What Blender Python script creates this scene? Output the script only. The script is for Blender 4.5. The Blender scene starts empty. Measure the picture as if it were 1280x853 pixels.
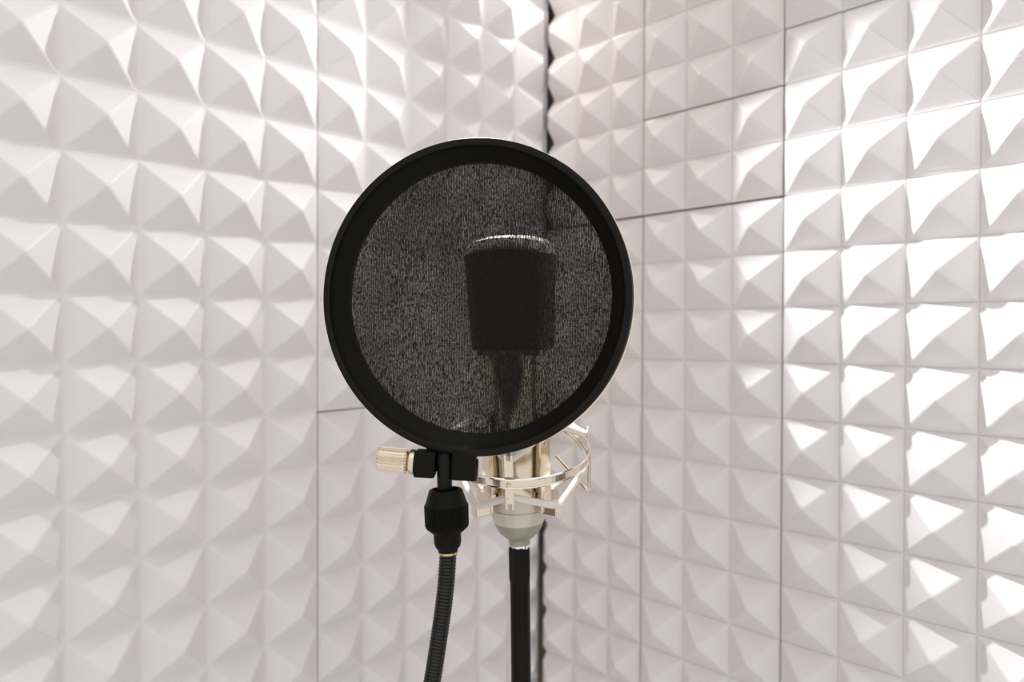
import bpy, bmesh, math, random
from mathutils import Vector, Matrix
random.seed(7)
C = bpy.context.scene.collection
PI = math.pi
CAMZ = 1.35
F = 900.0            # focal length in pixels of the 1280 px wide frame

def at(px, py, d):
    """point at depth d (metres in front of the camera) seen at a pixel of the survey"""
    return Vector(((px-640)/F*d, d, CAMZ-(py-426)/F*d))

# ------------------------------------------------------------------ materials
def mat(name, col, rough=.5, metal=0.0, noise=0.0, nscale=40, bump=0.0, bscale=300, spec=.5, coat=0, aniso=None):
    m = bpy.data.materials.new(name); m.use_nodes = True
    nt = m.node_tree; b = nt.nodes['Principled BSDF']
    b.inputs['Roughness'].default_value = rough
    b.inputs['Metallic'].default_value = metal
    b.inputs['Specular IOR Level'].default_value = spec
    b.inputs['Coat Weight'].default_value = coat
    tc = nt.nodes.new('ShaderNodeTexCoord')
    n = nt.nodes.new('ShaderNodeTexNoise'); n.inputs['Scale'].default_value = nscale; n.inputs['Detail'].default_value = 4
    nt.links.new(tc.outputs['Object'], n.inputs['Vector'])
    mix = nt.nodes.new('ShaderNodeMix'); mix.data_type = 'RGBA'
    mix.inputs['A'].default_value = (*[c*(1-noise) for c in col], 1)
    mix.inputs['B'].default_value = (*[min(1, c*(1+noise)) for c in col], 1)
    nt.links.new(n.outputs['Fac'], mix.inputs['Factor'])
    nt.links.new(mix.outputs['Result'], b.inputs['Base Color'])
    if bump:
        n2 = nt.nodes.new('ShaderNodeTexNoise'); n2.inputs['Scale'].default_value = bscale; n2.inputs['Detail'].default_value = 3
        nt.links.new(tc.outputs['Object'], n2.inputs['Vector'])
        bp = nt.nodes.new('ShaderNodeBump'); bp.inputs['Strength'].default_value = bump; bp.inputs['Distance'].default_value = .001
        nt.links.new(n2.outputs['Fac'], bp.inputs['Height']); nt.links.new(bp.outputs['Normal'], b.inputs['Normal'])
    return m

FOAM_ROUGH = .30
M = {}
M['foam_left'] = mat('foam_left', (.80, .765, .765), .5, noise=.03, nscale=9, bump=.12, bscale=260, spec=.4)
M['foam_right'] = mat('foam_right', (.77, .735, .73), FOAM_ROUGH, noise=.03, nscale=9, bump=.12, bscale=260, spec=.5)
M['foam_cream'] = mat('foam_cream', (.75, .705, .675), FOAM_ROUGH, noise=.04, nscale=9, bump=.12, bscale=260, spec=.5)
M['wall'] = mat('wall_board', (.16, .13, .10), .9, noise=.2)
M['ceiling'] = mat('ceiling_paint', (.75, .73, .72), .8, noise=.02)
M['floor'] = mat('floor_carpet', (.35, .33, .32), .95, noise=.2, nscale=90)
M['black'] = mat('black_plastic', (.0035, .0035, .0027), .5, noise=.2, bump=.1, bscale=900, spec=.14)
M['blackmatte'] = mat('black_matte', (.007, .007, .006), .6, noise=.2, spec=.3)
M['blackgloss'] = mat('black_gloss', (.003, .003, .0025), .3, noise=.1, spec=.2)
M['olive'] = mat('ring_edge', (.009, .0085, .0065), .55, noise=.1, spec=.14)
M['neck'] = mat('gooseneck_black', (.004, .004, .0033), .28, spec=.4)
M['rubber'] = mat('cable_rubber', (.0045, .0038, .003), .42, noise=.3, nscale=150, spec=.16)
M['nickel'] = mat('champagne_nickel', (.80, .705, .57), .17, metal=1, noise=.05, nscale=60)
M['brass'] = mat('brushed_nickel_knob', (.78, .68, .54), .32, metal=1, noise=.05)
M['gold'] = mat('gold_ring', (.72, .50, .24), .3, metal=1)
M['micbody'] = mat('mic_body_satin', (.77, .675, .52), .22, metal=1, noise=.06, nscale=35)
M['micbase'] = mat('mic_base_paint', (.64, .60, .50), .35, metal=.35, noise=.03)
M['micdome'] = mat('mic_dome_paint', (.36, .345, .27), .4, metal=.35, noise=.03)
M['rim'] = mat('head_rim', (.85, .80, .70), .42, metal=.5, noise=.05)
M['elastic'] = mat('elastic_cord', (.80, .76, .69), .45, noise=.06, nscale=300, bump=.1, bscale=1500)
M['slit'] = mat('dark_gap', (.03, .022, .015), .6)
M['chrome'] = mat('chrome', (.9, .88, .84), .12, metal=1)

def grille_mat():
    m = bpy.data.materials.new('grille_mesh'); m.use_nodes = True
    nt = m.node_tree; b = nt.nodes['Principled BSDF']
    tc = nt.nodes.new('ShaderNodeTexCoord')
    v = nt.nodes.new('ShaderNodeTexVoronoi'); v.inputs['Scale'].default_value = 620
    nt.links.new(tc.outputs['Object'], v.inputs['Vector'])
    r = nt.nodes.new('ShaderNodeValToRGB')
    r.color_ramp.elements[0].position = .25; r.color_ramp.elements[0].color = (.004, .004, .003, 1)
    r.color_ramp.elements[1].position = .62; r.color_ramp.elements[1].color = (.16, .145, .11, 1)
    nt.links.new(v.outputs['Distance'], r.inputs['Fac']); nt.links.new(r.outputs['Color'], b.inputs['Base Color'])
    b.inputs['Metallic'].default_value = .6; b.inputs['Roughness'].default_value = .4
    return m
M['grille'] = grille_mat()

def fabric_mat(name, pitch, rot, openness, bright):
    """woven nylon: threads scatter light, the holes between them are clear"""
    m = bpy.data.materials.new(name); m.use_nodes = True
    nt = m.node_tree; nt.nodes.clear(); N = nt.nodes.new; L = nt.links.new
    out = N('ShaderNodeOutputMaterial'); tc = N('ShaderNodeTexCoord')
    warp = N('ShaderNodeTexNoise'); warp.inputs['Scale'].default_value = 22; warp.inputs['Detail'].default_value = 2
    L(tc.outputs['Object'], warp.inputs['Vector'])
    sc = N('ShaderNodeVectorMath'); sc.operation = 'SCALE'; sc.inputs['Scale'].default_value = .006
    L(warp.outputs['Color'], sc.inputs[0])
    add = N('ShaderNodeVectorMath'); add.operation = 'ADD'
    L(tc.outputs['Object'], add.inputs[0]); L(sc.outputs['Vector'], add.inputs[1])
    mp = N('ShaderNodeMapping'); mp.inputs['Rotation'].default_value = (0, rot, 0); L(add.outputs['Vector'], mp.inputs['Vector'])
    sep = N('ShaderNodeSeparateXYZ'); L(mp.outputs['Vector'], sep.inputs['Vector'])
    def stripe(sock, p, amp=.5, off=.5):
        mu = N('ShaderNodeMath'); mu.operation = 'MULTIPLY'; mu.inputs[1].default_value = 2*PI/p; L(sock, mu.inputs[0])
        s = N('ShaderNodeMath'); s.operation = 'SINE'; L(mu.outputs[0], s.inputs[0])
        a = N('ShaderNodeMath'); a.operation = 'MULTIPLY_ADD'; a.inputs[1].default_value = amp; a.inputs[2].default_value = off; L(s.outputs[0], a.inputs[0])
        return a.outputs[0]
    sx = stripe(sep.outputs['X'], pitch); sz = stripe(sep.outputs['Z'], pitch*.85, .22, .5)
    mul = N('ShaderNodeMath'); mul.operation = 'MULTIPLY'; L(sx, mul.inputs[0]); L(sz, mul.inputs[1])
    # fine irregular thread density
    fn = N('ShaderNodeTexNoise'); fn.inputs['Scale'].default_value = 1350; fn.inputs['Detail'].default_value = 2
    mpf = N('ShaderNodeMapping'); mpf.inputs['Scale'].default_value = (1, 1, .45); L(tc.outputs['Object'], mpf.inputs['Vector']); L(mpf.outputs['Vector'], fn.inputs['Vector'])
    big = N('ShaderNodeTexNoise'); big.inputs['Scale'].default_value = 30; big.inputs['Detail'].default_value = 5
    mpb = N('ShaderNodeMapping'); mpb.inputs['Scale'].default_value = (1, 1, .5); L(tc.outputs['Object'], mpb.inputs['Vector']); L(mpb.outputs['Vector'], big.inputs['Vector'])
    fr = N('ShaderNodeMapRange'); fr.inputs['From Min'].default_value = .33; fr.inputs['From Max'].default_value = .72; L(fn.outputs['Fac'], fr.inputs['Value'])
    m2 = N('ShaderNodeMath'); m2.operation = 'MULTIPLY'; L(fr.outputs['Result'], m2.inputs[0]); L(big.outputs['Fac'], m2.inputs[1])
    m3 = N('ShaderNodeMath'); m3.operation = 'MULTIPLY'; L(mul.outputs[0], m3.inputs[0]); L(m2.outputs[0], m3.inputs[1])
    m4 = N('ShaderNodeMath'); m4.operation = 'MULTIPLY'; m4.use_clamp = True; m4.inputs[1].default_value = openness*16; L(m3.outputs[0], m4.inputs[0])
    dif = N('ShaderNodeBsdfPrincipled'); dif.inputs['Base Color'].default_value = (*bright, 1); dif.inputs['Roughness'].default_value = .7; dif.inputs['Specular IOR Level'].default_value = .12
    tr = N('ShaderNodeBsdfTransparent')
    mx = N('ShaderNodeMixShader'); L(m4.outputs[0], mx.inputs['Fac']); L(dif.outputs['BSDF'], mx.inputs[1]); L(tr.outputs['BSDF'], mx.inputs[2])
    L(mx.outputs['Shader'], out.inputs['Surface'])
    return m
M['screen'] = fabric_mat('nylon_screen', .00085, .03, .086, (.0075, .0068, .005))

# ------------------------------------------------------------------ object helpers
def link(name, bm, m, parent=None, smooth=False, loc=None):
    me = bpy.data.meshes.new(name); bmesh.ops.recalc_face_normals(bm, faces=bm.faces[:]); bm.to_mesh(me); bm.free()
    o = bpy.data.objects.new(name, me); C.objects.link(o); me.materials.append(M[m] if isinstance(m, str) else m)
    if smooth:
        for p in me.polygons: p.use_smooth = True
        try: me.set_sharp_from_angle(angle=math.radians(35))
        except Exception: pass
    if parent: 
        o.parent = parent; o.matrix_parent_inverse = Matrix.Identity(4)
        # all parts are modelled in world space; shift the mesh into the parent's frame
        w_ = Vector((0, 0, 0)); q_ = parent
        while q_: w_ += q_.location; q_ = q_.parent
        me.transform(Matrix.Translation(-w_))
    return o

def thing(name, loc, label, cat, group=None):
    o = bpy.data.objects.new(name, None); C.objects.link(o); o.location = loc; o.empty_display_size = .02
    tag(o, label, cat, group); return o
def tag(o, label, cat, group=None):
    o['label'] = label; o['category'] = cat
    if group: o['group'] = group
def struct(o): o['kind'] = 'structure'; return o

def frame(axis, up=Vector((0, 1, 0))):
    w = Vector(axis).normalized(); u = (Vector(up) - w*w.dot(Vector(up))).normalized(); v = w.cross(u)
    return u, v, w
def lathe(bm, o, axis, prof, n=64, ref=Vector((0, 1, 0)), knurl=None, closed=False, cap=True, sx=1, sy=1):
    """prof: list of (radius, height along axis). knurl(i_prof, theta)-> radius offset"""
    u, v, w = frame(axis, ref); rings = []
    for k, (r, h) in enumerate(prof):
        ring = []
        for i in range(n):
            t = 2*PI*i/n; rr = r+(knurl(k, i) if knurl else 0)
            ring.append(bm.verts.new(o+w*h+u*(math.cos(t)*rr*sx)+v*(math.sin(t)*rr*sy)))
        rings.append(ring)
    for a in range(len(rings)-1 + (1 if closed else 0)):
        A, B = rings[a], rings[(a+1) % len(rings)]
        for i in range(n): bm.faces.new((A[i], A[(i+1) % n], B[(i+1) % n], B[i]))
    if cap and not closed: bm.faces.new(rings[0]); bm.faces.new(rings[-1])
    return bm
def tube(bm, pts, rad, n=10, ref=Vector((.3, .9, .2)), closed=False, radf=None):
    pts = [Vector(p) for p in pts]; rings = []; N = len(pts)
    for i, p in enumerate(pts):
        if closed: d = pts[(i+1) % N]-pts[i-1]
        else: d = pts[min(i+1, N-1)]-pts[max(i-1, 0)]
        u, v, w = frame(d, ref); r = radf(i) if radf else rad
        rings.append([bm.verts.new(p+u*math.cos(2*PI*k/n)*r+v*math.sin(2*PI*k/n)*r) for k in range(n)])
    for a in range(N-1 + (1 if closed else 0)):
        A, B = rings[a], rings[(a+1) % N]
        for k in range(n): bm.faces.new((A[k], A[(k+1) % n], B[(k+1) % n], B[k]))
    if not closed: bm.faces.new(rings[0]); bm.faces.new(rings[-1])
    return bm
def obox(bm, c, ux, uy, uz, sx, sy, sz, bev=0):
    """oriented box, half axes ux,uy,uz unit vectors, full sizes sx.."""
    vs = [bm.verts.new(c+ux*(sx/2*a)+uy*(sy/2*b)+uz*(sz/2*d)) for a in (-1, 1) for b in (-1, 1) for d in (-1, 1)]
    fs = []
    for q in ((0, 1, 3, 2), (4, 6, 7, 5), (0, 4, 5, 1), (2, 3, 7, 6), (0, 2, 6, 4), (1, 5, 7, 3)):
        fs.append(bm.faces.new([vs[i] for i in q]))
    if bev:
        es = list({e for f in fs for e in f.edges})
        bmesh.ops.bevel(bm, geom=es, offset=bev, segments=2, profile=.5, affect='EDGES')
    return bm
def smoothpath(pts, n):
    pts = [Vector(p) for p in pts]; out = []
    P = [pts[0]*2-pts[1]]+pts+[pts[-1]*2-pts[-2]]
    for s in range(len(pts)-1):
        p0, p1, p2, p3 = P[s:s+4]
        for k in range(n):
            t = k/n
            out.append(.5*((2*p1)+(p2-p0)*t+(2*p0-5*p1+4*p2-p3)*t*t+(3*p1-p0-3*p2+p3)*t**3))
    out.append(pts[-1]); return out

# ------------------------------------------------------------------ the two foam-clad walls (solved from the photo)
PITCH, ROLL = .0187, .0231
def tocam(v):
    x, y, z = v
    yy = y*math.cos(PITCH)-z*math.sin(PITCH); zz = y*math.sin(PITCH)+z*math.cos(PITCH)
    return Vector((x*math.cos(ROLL)+zz*math.sin(ROLL), yy, zz*math.cos(ROLL)-x*math.sin(ROLL)))
S = .05
def wallframe(O, a, t, k):
    h = Vector((math.cos(a)*math.cos(t), math.sin(a)*math.cos(t), math.sin(t)))
    d = Vector((math.cos(a)*math.sin(t), math.sin(a)*math.sin(t), -math.cos(t)))
    O, h, d = tocam(O), tocam(h), tocam(d)
    n = h.cross(d).normalized()
    if n.y > 0: n = -n
    return O+Vector((0, 0, CAMZ)), h*(S*k), d*S, n
LW = wallframe((-.3183, .5018, .2174), .7866, .0196, .9974)
RW = wallframe((.1342, .7579, .1202), -.7877, .0232, 1.0129)
PYR = .0175          # pyramid height
BASE = .008          # slab behind the valleys

def colmap(cols):
    """piecewise linear map of column index -> lattice units"""
    def f(u):
        ks = sorted(cols)
        if u <= ks[0]: return cols[ks[0]]+(u-ks[0])
        for a, b in zip(ks, ks[1:]):
            if u <= b: return cols[a]+(cols[b]-cols[a])*(u-a)/(b-a)
        return cols[ks[-1]]+(u-ks[-1])
    return f

def foam(W, u0, u1, v0, v1, name, m, label, group, ushift=0, vshift=0, uf=lambda u: u, vf=lambda u, v: 0, lift=0, gap=.02, h=PYR, groove=-.06):
    """one foam tile: lattice cells [u0,u1]x[v0,v1]; pyramids are cut where the tile is cut"""
    O, H, D, n = W
    bm = bmesh.new()
    def P(u, v, z):
        return O+H*(uf(u)+ushift)+D*(v+vshift+vf(u, v))+n*(z+lift)
    g = gap
    U0, U1, V0, V1 = u0+g, u1-g, v0+g, v1-g
    cache = {}
    def vert(u, v, z):
        k = (round(u, 4), round(v, 4), round(z, 6))
        if k not in cache: cache[k] = bm.verts.new(P(u, v, z))
        return cache[k]
    # ring profile of one pyramid: t = 1 valley ... 0 apex
    prof = [(1.0, groove), (.972, 0), (.92, .018), (.85, .075), (.78, .155), (.12, .875), (.05, .925), (0, .94)]
    ch = .022
    for i in range(math.floor(u0), math.ceil(u1)):
        for j in range(math.floor(v0), math.ceil(v1)):
            cu, cv = i+.5, j+.5
            jz = 1+random.uniform(-.05, .05); ju, jv = random.uniform(-.012, .012), random.uniform(-.012, .012)
            rings = []
            for t, z in prof[:-1]:
                r = .5*t; c = min(ch, r*.6) if t < 1 else 0
                k = 1-t
                a, b = cu+ju*k, cv+jv*k
                if c: pts = [(a-r+c, b-r), (a+r-c, b-r), (a+r, b-r+c), (a+r, b+r-c), (a+r-c, b+r), (a-r+c, b+r), (a-r, b+r-c), (a-r, b-r+c)]
                else: pts = [(a-r, b-r), (a+r, b-r), (a+r, b-r), (a+r, b+r), (a+r, b+r), (a-r, b+r), (a-r, b+r), (a-r, b-r)]
                rings.append([vert(x, y, z*h*jz) for x, y in pts])
            top = vert(cu+ju, cv+jv, prof[-1][1]*h*jz)
            for A, B in zip(rings, rings[1:]):
                for q in range(8):
                    f = [A[q], A[(q+1) % 8], B[(q+1) % 8], B[q]]
                    f = [x for n_, x in enumerate(f) if x not in f[:n_]]
                    if len(f) > 2: bm.faces.new(f)
            for q in range(8): bm.faces.new((rings[-1][q], rings[-1][(q+1) % 8], top))
    # trim to the tile outline
    def cut(pu, pv, du, dv):
        p0 = P(pu, pv, 0); no = (H*du+D*dv).normalized()
        # plane through the tile edge, perpendicular to the wall
        e = (D if du else H); no = e.cross(n).normalized()
        if no.dot(H*du+D*dv) < 0: no = -no
        bmesh.ops.bisect_plane(bm, geom=bm.verts[:]+bm.edges[:]+bm.faces[:], plane_co=p0, plane_no=no, clear_outer=True, dist=1e-6)
    cut(U1, V0, 1, 0); cut(U0, V0, -1, 0); cut(U0, V1, 0, 1); cut(U0, V0, 0, -1)
    # skirt: extrude the outline back to the slab
    be = [e for e in bm.edges if e.is_boundary]
    r = bmesh.ops.extrude_edge_only(bm, edges=be)
    nv = [x for x in r['geom'] if isinstance(x, bmesh.types.BMVert)]
    for v in nv:
        dist = (v.co-(O+n*lift)).dot(n)
        v.co -= n*(dist+BASE)
    o = link(name, bm, m)
    # origin onto the tile's own centre
    c = P((u0+u1)/2, (v0+v1)/2, 0)
    o.data.transform(Matrix.Translation(-c)); o.location = c
    tag(o, label, 'acoustic foam', group)
    return o

G = 'acoustic foam tiles on the booth walls'
# left wall
foam(LW, -5, 4, -5, 20, 'acoustic_foam_panel', 'foam_left', 'large white pyramid foam panel filling the left side of the photo', G, groove=-.012)
foam(LW, 4, 10.05, -5, 6, 'acoustic_foam_panel', 'foam_left', 'white pyramid foam panel behind the top of the pop filter, left of the corner', G, vf=lambda u, v: .03, lift=-.0005, gap=.006, groove=-.015)
foam(LW, 4, 9.98, 6, 20, 'acoustic_foam_panel', 'foam_right', 'white pyramid foam panel behind the gooseneck, lower left of the corner', G, vf=lambda u, v: .03, lift=-.0016, gap=.02, groove=-.02)
# right wall
stripmap = colmap({-2: -1.83, -1: -.86, 0: 0})
foam(RW, -2.70, 0, -6, 0, 'acoustic_foam_panel', 'foam_cream', 'narrow cream white foam strip right of the dark corner crack, above the seam', G, uf=stripmap, lift=-.001, gap=.024)
foam(RW, -2.84, 0, 0, 20, 'acoustic_foam_panel', 'foam_cream', 'narrow cream white foam strip right of the corner, beside the shock mount', G, uf=stripmap, lift=-.0015, gap=.024)
foam(RW, 0, 3, -2, 0, 'acoustic_foam_panel', 'foam_cream', 'small cut white foam piece just above the dark horizontal crack on the right wall', G, lift=.0005)
foam(RW, 0, 3, -6, -2, 'acoustic_foam_panel', 'foam_cream', 'cut white foam piece at the top of the right wall, second from the corner', G, lift=0)
foam(RW, 0, 3, 0, 20, 'acoustic_foam_panel', 'foam_right', 'white pyramid foam panel three pyramids wide, below the dark horizontal crack', G, lift=-.0008)
foam(RW, 3, 11, -3, 20, 'acoustic_foam_panel', 'foam_right', 'white foam panel with bright glossy highlights at the right edge of the photo', G, lift=.0005)
foam(RW, 3, 11, -8, -3, 'acoustic_foam_panel', 'foam_right', 'white foam panel in the top right corner above the highlighted panel', G, lift=.0008, gap=.008)

def wallplane(W, u0, u1, v0, v1, name):
    O, H, D, n = W; bm = bmesh.new(); z = -BASE-.003
    a = [O+H*u+D*v+n*z for u, v in ((u0, v0), (u1, v0), (u1, v1), (u0, v1))]
    b = [p-n*.02 for p in a]
    va = [bm.verts.new(p) for p in a]; vb = [bm.verts.new(p) for p in b]
    bm.faces.new(va); bm.faces.new(vb[::-1])
    for i in range(4): bm.faces.new((va[i], va[(i+1) % 4], vb[(i+1) % 4], vb[i]))
    return struct(link(name, bm, 'wall'))
wallplane(LW, -14, 10.45, -12, 33, 'wall_left')
wallplane(RW, -3.0, 22, -12, 33, 'wall_right')

# ------------------------------------------------------------------ camera, lights
cam = bpy.data.cameras.new('camera'); co = bpy.data.objects.new('camera', cam); C.objects.link(co)
cam.sensor_width = 36; cam.lens = F/1280*36; cam.clip_start = .02
co.location = (0, 0, CAMZ); co.rotation_euler = (PI/2, 0, 0)
cam.dof.use_dof = True; cam.dof.focus_distance = .375; cam.dof.aperture_fstop = 7.5
bpy.context.scene.camera = co

def area(name, loc, target, sx, sy, power, col=(1, 1, 1)):
    l = bpy.data.lights.new(name, 'AREA'); l.shape = 'RECTANGLE'; l.size = sx; l.size_y = sy; l.energy = power; l.color = col
    o = bpy.data.objects.new(name, l); C.objects.link(o); o.location = loc
    o.rotation_euler = (Vector(target)-Vector(loc)).to_track_quat('-Z', 'Y').to_euler(); return o
#LIGHTS
def spot(name, loc, tgt, power, ang, blend, r, col=(1, 1, 1)):
    l = bpy.data.lights.new(name, 'SPOT'); l.energy = power; l.spot_size = math.radians(ang); l.spot_blend = blend; l.shadow_soft_size = r; l.color = col
    o = bpy.data.objects.new(name, l); C.objects.link(o); o.location = loc
    o.rotation_euler = (Vector(tgt)-Vector(loc)).to_track_quat('-Z', 'Y').to_euler(); return o
area('overhead_fill', (0, .1, CAMZ+1.1), (0, .4, CAMZ), 1.4, 1.4, 3, (1, .97, .96))  # added soft fill in place of ceiling bounce; no panel hangs there
spot('cool_spot_right', (-.05, .715, CAMZ+.36), (-.05+.6, .715-.72, CAMZ+.36-.62), 40, 73, 1, .010, (.93, .96, 1))  # added light without a fixture, cone shaped to whiten the far right foam
spot('corner_glint', (.02, .785, CAMZ+.42), (.03, .72, CAMZ), .52, 150, 1, .012, (1, .98, .95))  # weak unseen light added for highlights on the cells near the corner
spot('cool_spot_left', (.11, .71, CAMZ+.36), (-.5, .18, CAMZ-.02), 5.2, 82, 1, .012, (.98, .98, 1))  # added counterpart without a fixture, grazes the left wall to brighten corner-facing sides
spot('mic_top_fill', (.02, .57, CAMZ+.66), (.003, .446, CAMZ-.02), 40, 12, .5, .012, (1, .97, .92))  # narrow beam added to brighten microphone top and shock mount; no fixture above
w = bpy.data.worlds.new('world'); bpy.context.scene.world = w; w.use_nodes = True
w.node_tree.nodes['Background'].inputs['Color'].default_value = (1, .97, .97, 1)
w.node_tree.nodes['Background'].inputs['Strength'].default_value = .86
#ENDLIGHTS
sc = bpy.context.scene
sc.view_settings.view_transform = 'Standard'; sc.view_settings.look = 'None'; sc.view_settings.exposure = 0
sc.cycles.max_bounces = 10; sc.cycles.transparent_max_bounces = 12
#OBJECTS
# ------------------------------------------------------------------ pop filter
DP = .370
k = DP/F                                    # metres per survey pixel at the pop filter
pc = at(588.5, 371, DP)
pf = thing('pop_filter', at(541, 853, DP)+Vector((-.03, 0, -.12)), 'round black mesh pop filter on a ribbed black gooseneck in front of the microphone', 'pop filter')
yaw = math.radians(-11.5)
ax = Vector((math.sin(yaw), -math.cos(yaw), 0.0)).normalized()      # front of the disc, turned slightly to the left
back = -ax
RO = .0822
def pfl(r, d): return (r, d)
bm = bmesh.new()
prof = [(RO-.0004, .0003), (RO, .0012), (RO, .0135), (RO-.0006, .0142), (RO-.0105, .0142), (RO-.0108, .0095), (RO-.0101, .0088), (RO-.0058, .0032), (RO-.0042, .0016), (RO-.0038, .0004), (RO-.0030, 0), (RO-.0012, 0)]
lathe(bm, pc, back, prof, 160, Vector((0, 0, 1)), closed=True)
hp = link('hoop', bm, 'black', pf, smooth=True)
hp.data.materials.append(M['olive'])
for f in hp.data.polygons:
    rv_ = f.center+pf.location-pc
    if (rv_-back*rv_.dot(back)).length > RO-.0039: f.material_index = 1
bm = bmesh.new()     # thin bright back rim
prof = [(RO+.0001, .0128), (RO+.0007, .0132), (RO+.0007, .0146), (RO+.0001, .0150), (RO-.004, .0150), (RO-.004, .0142)]
lathe(bm, pc, back, prof, 160, Vector((0, 0, 1)), closed=True)
o = link('back_rim', bm, 'nickel', pf, smooth=True); o['label'] = 'thin silver back rim'
def screen(dep, r, bulge):
    bm = bmesh.new(); rings = []; u, v, w_ = frame(back, Vector((0, 0, 1)))
    c = bm.verts.new(pc+back*(dep+bulge)); prev = None
    for i in range(1, 13):
        rr = r*i/12; ring = [bm.verts.new(pc+back*(dep+bulge*(1-(i/12)**2))+u*math.cos(2*PI*q/96)*rr+v*math.sin(2*PI*q/96)*rr) for q in range(96)]
        for q in range(96):
            if prev: bm.faces.new((prev[q], prev[(q+1) % 96], ring[(q+1) % 96], ring[q]))
            else: bm.faces.new((c, ring[q], ring[(q+1) % 96]))
        prev = ring
    return bm
bm = screen(.0092, RO-.0104, .0012)
o = link('mesh_screen', bm, 'screen', pf, smooth=True); o['label'] = 'see-through black nylon mesh'
# object origin and axes of the screen on the disc centre so the weave follows it
T = Matrix.Translation(pc-pf.location) @ Matrix.Rotation(yaw, 4, 'Z')
o.data.transform(T.inverted()); o.matrix_local = T

# clamp under the hoop: dark block, pivot post, threaded collar
def pfp(px, py, dy=0): return at(px, py, DP+dy)
X, Y, Z = Vector((1, 0, 0)), Vector((0, 1, 0)), Vector((0, 0, 1))
tl = math.radians(3.5); bx = (X*math.cos(tl)-Z*math.sin(tl)); bz = (Z*math.cos(tl)+X*math.sin(tl))
bm = bmesh.new()
obox(bm, pfp(532, 579, .006), bx, Y, bz, 27*k, .012, 33*k, .0012)
obox(bm, pfp(580, 581, .006), bx, Y, bz, 31*k, .012, 36*k, .0012)
obox(bm, pfp(556, 575, .0095), bx, Y, bz, 50*k, .006, 28*k, .0008)
cl = link('clamp_block', bm, 'black', pf)
bm = bmesh.new()
lathe(bm, pfp(595, 587.5, .006), bx, [(.0060, -.001), (.0060, .0006), (.0054, .0010), (.0042, .0010), (.0042, -.0006)], 32, Y)
link('pivot_bore', bm, 'blackgloss', pf, smooth=True)
bm = bmesh.new()
pa = (pfp(555.5, 566)-pfp(556, 612)).normalized()
lathe(bm, pfp(556, 618, .003), pa, [(9.5*k, 0), (9.6*k, 30*k), (10.4*k, 42*k), (10.2*k, 47*k), (8.8*k, 51*k), (5*k, 53.5*k)], 40)
link('pivot_post', bm, 'blackgloss', pf, smooth=True)
# collar
ca = (pfp(557.5, 606)-pfp(560.5, 688)).normalized()
cb = pfp(560, 690, .003)
bm = bmesh.new()
H = lambda y: (690-y)*k*1.02
N = 240
prof = [(12*k, H(690)), (13*k, H(686)), (15.8*k, H(682.5)), (17.2*k, H(678)), (17.4*k, H(665)), (18*k, H(666)), (20*k, H(664.5)), (26*k, H(659)), (27.3*k, H(656)), (27.6*k, H(632)), (27.0*k, H(630)), (26.2*k, H(629)), (21*k, H(613)), (19.4*k, H(612)), (17*k, H(612)), (16.5*k, H(617)), (9*k, H(618))]
lathe(bm, cb, ca, prof, N, knurl=lambda a, i: (-.9*k if i % 4 < 2 else .35*k) if 7 <= a <= 9 else 0)
co_ = link('collar', bm, 'black', pf, smooth=False)
bm = bmesh.new()
lathe(bm, cb, ca, [(10*k, H(693)), (11.8*k, H(692)), (12.2*k, H(689.5)), (12.2*k, H(687)), (10*k, H(685))], 48)
o = link('gold_ring', bm, 'gold', pf, smooth=True); o['label'] = 'thin gold ring below the collar'
# gooseneck: ribbed flexible tube
path = smoothpath([pfp(560, 687, .003), pfp(559.6, 700, .003), pfp(557, 735, .003), pfp(552, 775, .003), pfp(546.5, 812, .003), pfp(540.5, 850, .003), pfp(531, 905, .004), pfp(519, 965, .008), pfp(504, 1030, .016), pfp(486, 1100, .03), pfp(468, 1180, .05)], 60)
# resample at even spacing: 6 samples per rib
dense = [path[0]]; step = .00175/6; acc = 0
for a, b in zip(path, path[1:]):
    L = (b-a).length; t = step-acc
    while t <= L: dense.append(a.lerp(b, t/L)); t += step
    acc = L-(t-step)
bm = bmesh.new()
tube(bm, dense, 0, 20, ref=Y, radf=lambda i: 11.1*k-.0006*(.5+.5*math.cos(2*PI*i/6))**1.5)
link('gooseneck', bm, 'neck', pf, smooth=True)
# thumb screw
ta = (pfp(470.5, 573)-pfp(520, 577.5)).normalized(); tb = pfp(519, 577.3, .005)
bm = bmesh.new()
lathe(bm, tb, ta, [(4*k, -4*k), (13.5*k, 0), (15.5*k, 1*k), (16*k, 3*k), (15*k, 7*k), (11*k, 9.6*k), (9*k, 11*k)], 48)
ts = link('thumb_screw', bm, 'brass', pf, smooth=True); ts['label'] = 'knurled silver thumb screw'
bm = bmesh.new()
lathe(bm, tb, ta, [(9*k, 9.5*k), (14*k, 10*k), (15.6*k, 12*k), (15.6*k, 45*k), (14.4*k, 47.5*k), (9*k, 48.2*k), (4*k, 47*k)], 96, knurl=lambda a, i: (-.9*k if i % 4 < 2 else .4*k) if a in (2, 3) else 0)
link('knurled_head', bm, 'brass', ts)

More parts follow.
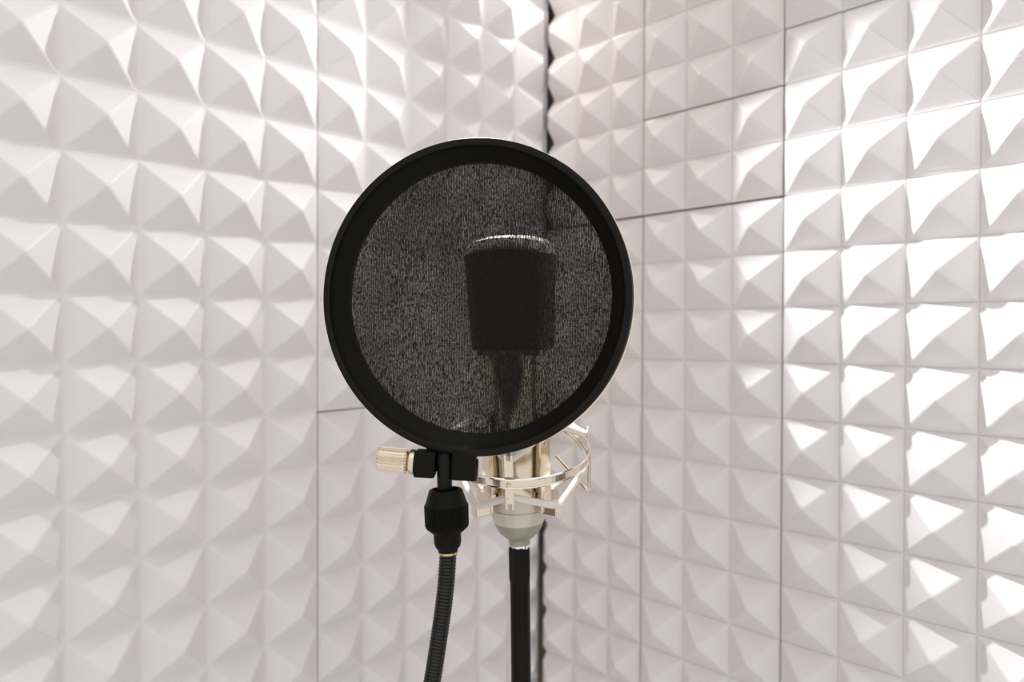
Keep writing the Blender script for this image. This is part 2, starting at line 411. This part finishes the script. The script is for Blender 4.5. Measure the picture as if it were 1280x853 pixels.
# ------------------------------------------------------------------ microphone
DM = .440
q = DM/F
mb = at(649.5, 678, DM)
ma = (at(637, 300, DM)-mb).normalized(); ma = (ma+Vector((0, -.07, 0))).normalized()
mic = thing('condenser_microphone', mb, 'champagne silver side-address condenser microphone standing behind the pop filter', 'microphone')
FR = -Y      # front
def hh(y): return (678-y)*q*1.03
bm = bmesh.new()
lathe(bm, mb, ma, [(13*q, hh(679)), (13.5*q, hh(673)), (18*q, hh(670)), (24.5*q, hh(664)), (29*q, hh(656.5)), (31.5*q, hh(650))], 72, FR)
o = link('base_dome', bm, 'micdome', mic, smooth=True)
bm = bmesh.new()
lathe(bm, mb, ma, [(31.5*q, hh(650)), (33.6*q, hh(644)), (34.8*q, hh(637)), (34.8*q, hh(634)), (33.6*q, hh(633)), (33.4*q, hh(631.6)), (34.4*q, hh(631)), (34.4*q, hh(618)), (33*q, hh(617))], 72, FR)
link('base_ring', bm, 'micbase', mic, smooth=True)
bm = bmesh.new()
lathe(bm, mb, ma, [(32.5*q, hh(620)), (33*q, hh(618)), (35*q, hh(560)), (40*q, hh(480)), (45*q, hh(452)), (47*q, hh(446)), (40*q, hh(445))], 72, FR)
link('body_tube', bm, 'micbody', mic, smooth=True)
# XLR socket ring with bright contacts
bm = bmesh.new()
lathe(bm, mb, ma, [(11*q, hh(688)), (12.6*q, hh(687)), (12.6*q, hh(679)), (11*q, hh(678))], 48, FR, knurl=lambda a, i: (-.8*q if i % 8 < 2 else 0) if a in (1, 2) else 0)
o = link('socket_ring', bm, 'chrome', mic); o['label'] = 'notched chrome socket ring'
# head basket: rounded-rectangle section turned a little to the left
hy = math.radians(-20)
u0, v0, w0 = frame(ma, FR)
hu = (Matrix.Rotation(hy, 3, ma) @ u0).normalized(); hv = ma.cross(hu).normalized()    # hu = front, hv = side
def section(bm, h, wx, dz, n=72, e=3.2, crown=None):
    ring = []
    for i in range(n):
        t = 2*PI*i/n; c, s = math.cos(t), math.sin(t)
        a = math.copysign(abs(c)**(2/e), c)*dz; b = math.copysign(abs(s)**(2/e), s)*wx
        z = h+(crown(a, b) if crown else 0)
        ring.append(bm.verts.new(mb+ma*z+hu*a+hv*b))
    return ring
def loft(bm, rings):
    for A, B in zip(rings, rings[1:]):
        n = len(A)
        for i in range(n): bm.faces.new((A[i], A[(i+1) % n], B[(i+1) % n], B[i]))
    bm.faces.new(rings[0]); bm.faces.new(rings[-1])
W1, W2, D1, D2 = 49*q, 54*q, 36*q, 40*q
cr = lambda a, b: 8*q*(1-(b/W2)**2)
bm = bmesh.new()
loft(bm, [section(bm, hh(441), W1, D1), section(bm, hh(405), W1+1.6*q, D1+1*q), section(bm, hh(332), W2, D2, crown=lambda a, b: cr(a, b)*.9)])
link('grille', bm, 'grille', mic, smooth=True)
bm = bmesh.new()
cz = lambda f: (lambda a, b: cr(a, b)*f)
loft(bm, [section(bm, hh(333), W2*.98, D2*.98, crown=cz(.85)), section(bm, hh(332), W2+.8*q, D2+.8*q, crown=cz(.85)), section(bm, hh(329), W2+.2*q, D2+.2*q, crown=cz(.9)), section(bm, hh(322), W2-2.5*q, D2-7*q, crown=cz(1)), section(bm, hh(320), W2-4*q, D2-8*q, crown=cz(1)), section(bm, hh(319.5), W2-5*q, D2-10*q, crown=cz(1)), section(bm, hh(317.5), W2-8*q, D2-16*q, crown=cz(1)), section(bm, hh(316), W2-16*q, D2-26*q, crown=cz(1))])
o = link('top_frame', bm, 'rim', mic, smooth=True); o['label'] = 'bright curved top rim of the head'
bm = bmesh.new()
loft(bm, [section(bm, hh(447), W1*.93, D1*.98), section(bm, hh(447), W1+3.6*q, D1+3.6*q), section(bm, hh(441), W1+3.6*q, D1+3.6*q), section(bm, hh(439), W1*.97, D1*.97)])
link('lower_rim', bm, 'chrome', mic, smooth=True)

# ------------------------------------------------------------------ shock mount
sm = thing('shock_mount', at(648, 600, DM), 'champagne metal spider shock mount with pale elastic cords round the microphone base', 'shock mount')
def axpt(y): return mb+ma*hh(y)
cu, cv, cw = frame(ma, FR)                # cu = front, cv = right/left
if cv.x < 0: cv = -cv
def pol(az, r, y): 
    a = math.radians(az); return axpt(y)+cu*math.cos(a)*r*q+cv*math.sin(a)*r*q
# outer ring, tipped towards the camera
rc = at(649, 564, DM)
rt = math.radians(12)
rw = (ma*math.cos(rt)+(-Y)*math.sin(rt)).normalized()
ru, rv, rw = frame(rw, FR)
if rv.x < 0: rv = -rv
RR = 88*q
bm = bmesh.new()
lathe(bm, rc, rw, [(RR-1.2*q, -4.5*q), (RR+.6*q, -4.5*q), (RR+.6*q, 4.5*q), (RR-1.2*q, 4.5*q)], 120, FR, closed=True)
ring = link('outer_ring', bm, 'nickel', sm, smooth=False)
for hgt in (-5, 5):
    bm = bmesh.new()
    tube(bm, [rc+rw*(hgt*q)+ru*math.cos(2*PI*i/96)*RR+rv*math.sin(2*PI*i/96)*RR for i in range(96)], 1.3*q, 8, ref=rw, closed=True)
    link('ring_bead', bm, 'chrome', ring, smooth=True)
def rp(az, dr=0, h=0):
    a = math.radians(az); return rc+rw*h*q+(ru*math.cos(a)+rv*math.sin(a))*(RR+dr*q)
PLATE = (-9, 81, 171, 261)
for az in PLATE:
    a = math.radians(az); er = ru*math.cos(a)+rv*math.sin(a); et = -ru*math.sin(a)+rv*math.cos(a)
    bm = bmesh.new()
    for sgn in (1, -1):
        obox(bm, rp(az, -2.6, sgn*15), et, er, rw, 11*q, 1.6*q, 24*q, .0004)
        for s2 in (-1, 1): obox(bm, rp(az, -2.6, sgn*30)+et*(s2*3.8*q), et, er, rw, 3.2*q, 1.6*q, 8*q, .0003)
    pl = link('ring_plate', bm, 'nickel', sm)
    bm = bmesh.new(); lathe(bm, rp(az, .4, -1), er, [(2.2*q, 0), (2.6*q, .5*q), (2.2*q, 1.3*q), (.8*q, 1.6*q)], 20)
    link('screw', bm, 'brass', pl, smooth=True)
# four straps clamped round the body, each with hook blocks
STR = (52, -60, 128, -128)
for az in STR:
    a = math.radians(az); er = cu*math.cos(a)+cv*math.sin(a); et = -cu*math.sin(a)+cv*math.cos(a)
    bm = bmesh.new()
    c = pol(az, 42, 577); hgt = hh(522)-hh(632)
    obox(bm, c, et, er, ma, 21*q, 3*q, hgt, .0005)
    obox(bm, pol(az, 41, 540), et, er, ma, 14*q, 7*q, 20*q, .0004)
    obox(bm, pol(az, 39.4, 616), et, er, ma, 14*q, 9*q, 10*q, .0004)
    st = link('strap', bm, 'nickel', sm)
    bm = bmesh.new(); lathe(bm, pol(az, 43.5, 553), er, [(2.8*q, 0), (3.2*q, .6*q), (2.8*q, 1.6*q), (1*q, 2*q)], 20)
    link('screw', bm, 'brass', st, smooth=True)
    for y in (628, 524):
        bm = bmesh.new()
        obox(bm, pol(az, 52, y), et, er, ma, 15*q, 20*q, 14*q, .0006)
        link('hook_block', bm, 'nickel', st)
# clamp bands hold the body between the straps
for y in (540, 618):
    bm = bmesh.new()
    lathe(bm, axpt(y), ma, [(36.9*q, -2.5*q), (38.8*q, -2.5*q), (38.8*q, 2.5*q), (36.9*q, 2.5*q)], 72, FR, closed=True)
    if y == 540: link('clamp_band', bm, 'nickel', sm, smooth=False)
    else: bm.free()
# elastic cords: one above, one below, zigzag between ring plates and hook blocks
for lower in (True, False):
    order = sorted([(az % 360, 'p') for az in PLATE]+[(az % 360, 's') for az in STR])
    pts = []
    for az, kind in order:
        if kind == 'p': pts.append(rp(az, -5, -19 if lower else 25))
        else: pts.append(pol(az, 60, 624 if lower else 528))
    out = []
    for i in range(len(pts)):
        A, B = pts[i], pts[(i+1) % len(pts)]
        out += [A.lerp(B, t) for t in (.02, .10, .3, .5, .7, .9, .98)]
    bm = bmesh.new(); tube(bm, out, 4.2*q, 12, ref=ma, closed=True)
    o = link('elastic_cord', bm, 'elastic', sm, smooth=True); o['label'] = ('lower' if lower else 'upper')+' pale elastic cord'
# bent wire stay on the right side of the ring
bm = bmesh.new()
wp = [at(692, 535, DM-.012), at(708, 540, DM-.016), at(720, 549, DM-.016), at(730, 562, DM-.014), at(735.5, 571, DM-.012), at(736.5, 590, DM-.012), at(736, 608, DM-.012), at(734, 612, DM-.012), at(728, 606, DM-.010), at(696, 570, DM+.004)]
tube(bm, smoothpath(wp, 6), 1.9*q, 10)
link('wire_stay', bm, 'nickel', sm, smooth=True)

# ------------------------------------------------------------------ microphone cable
mcb = thing('microphone_cable', at(651, 853, DM)+Vector((0, 0, -.3)), 'thick black microphone cable and plug hanging straight down below the microphone', 'cable')
bm = bmesh.new()
pa_ = (at(649, 684, DM)-at(650.5, 760, DM)).normalized()
def cyl8(r): return r
top = at(649, 683, DM)
lathe(bm, top, -pa_, [(11.5*q, -1*q), (13.6*q, .5*q), (14*q, 2*q), (14*q, 36*q), (13.2*q, 42*q), (12.4*q, 44*q), (8*q, 44*q)], 8, Vector((.35, -1, 0)))
o = link('plug', bm, 'rubber', mcb); o['label'] = 'faceted black cable plug'
bm = bmesh.new()
pts = [top-pa_*(40*q), top-pa_*(60*q)]+[Vector((top.x+.0010+(.0002*i), top.y, top.z-.03-.06*i)) for i in range(1, 7)]
pts += [Vector((top.x+.004, top.y+.01*i, top.z-.45-.10*i)) for i in range(0, 8)]
pts += [Vector((top.x+.02, top.y+.10, .02)), Vector((top.x+.10, top.y+.14, .008)), Vector((top.x+.30, top.y+.02, .008))]
tube(bm, smoothpath(pts, 6), 12.4*q, 20, ref=Y)
link('cord', bm, 'rubber', mcb, smooth=True)
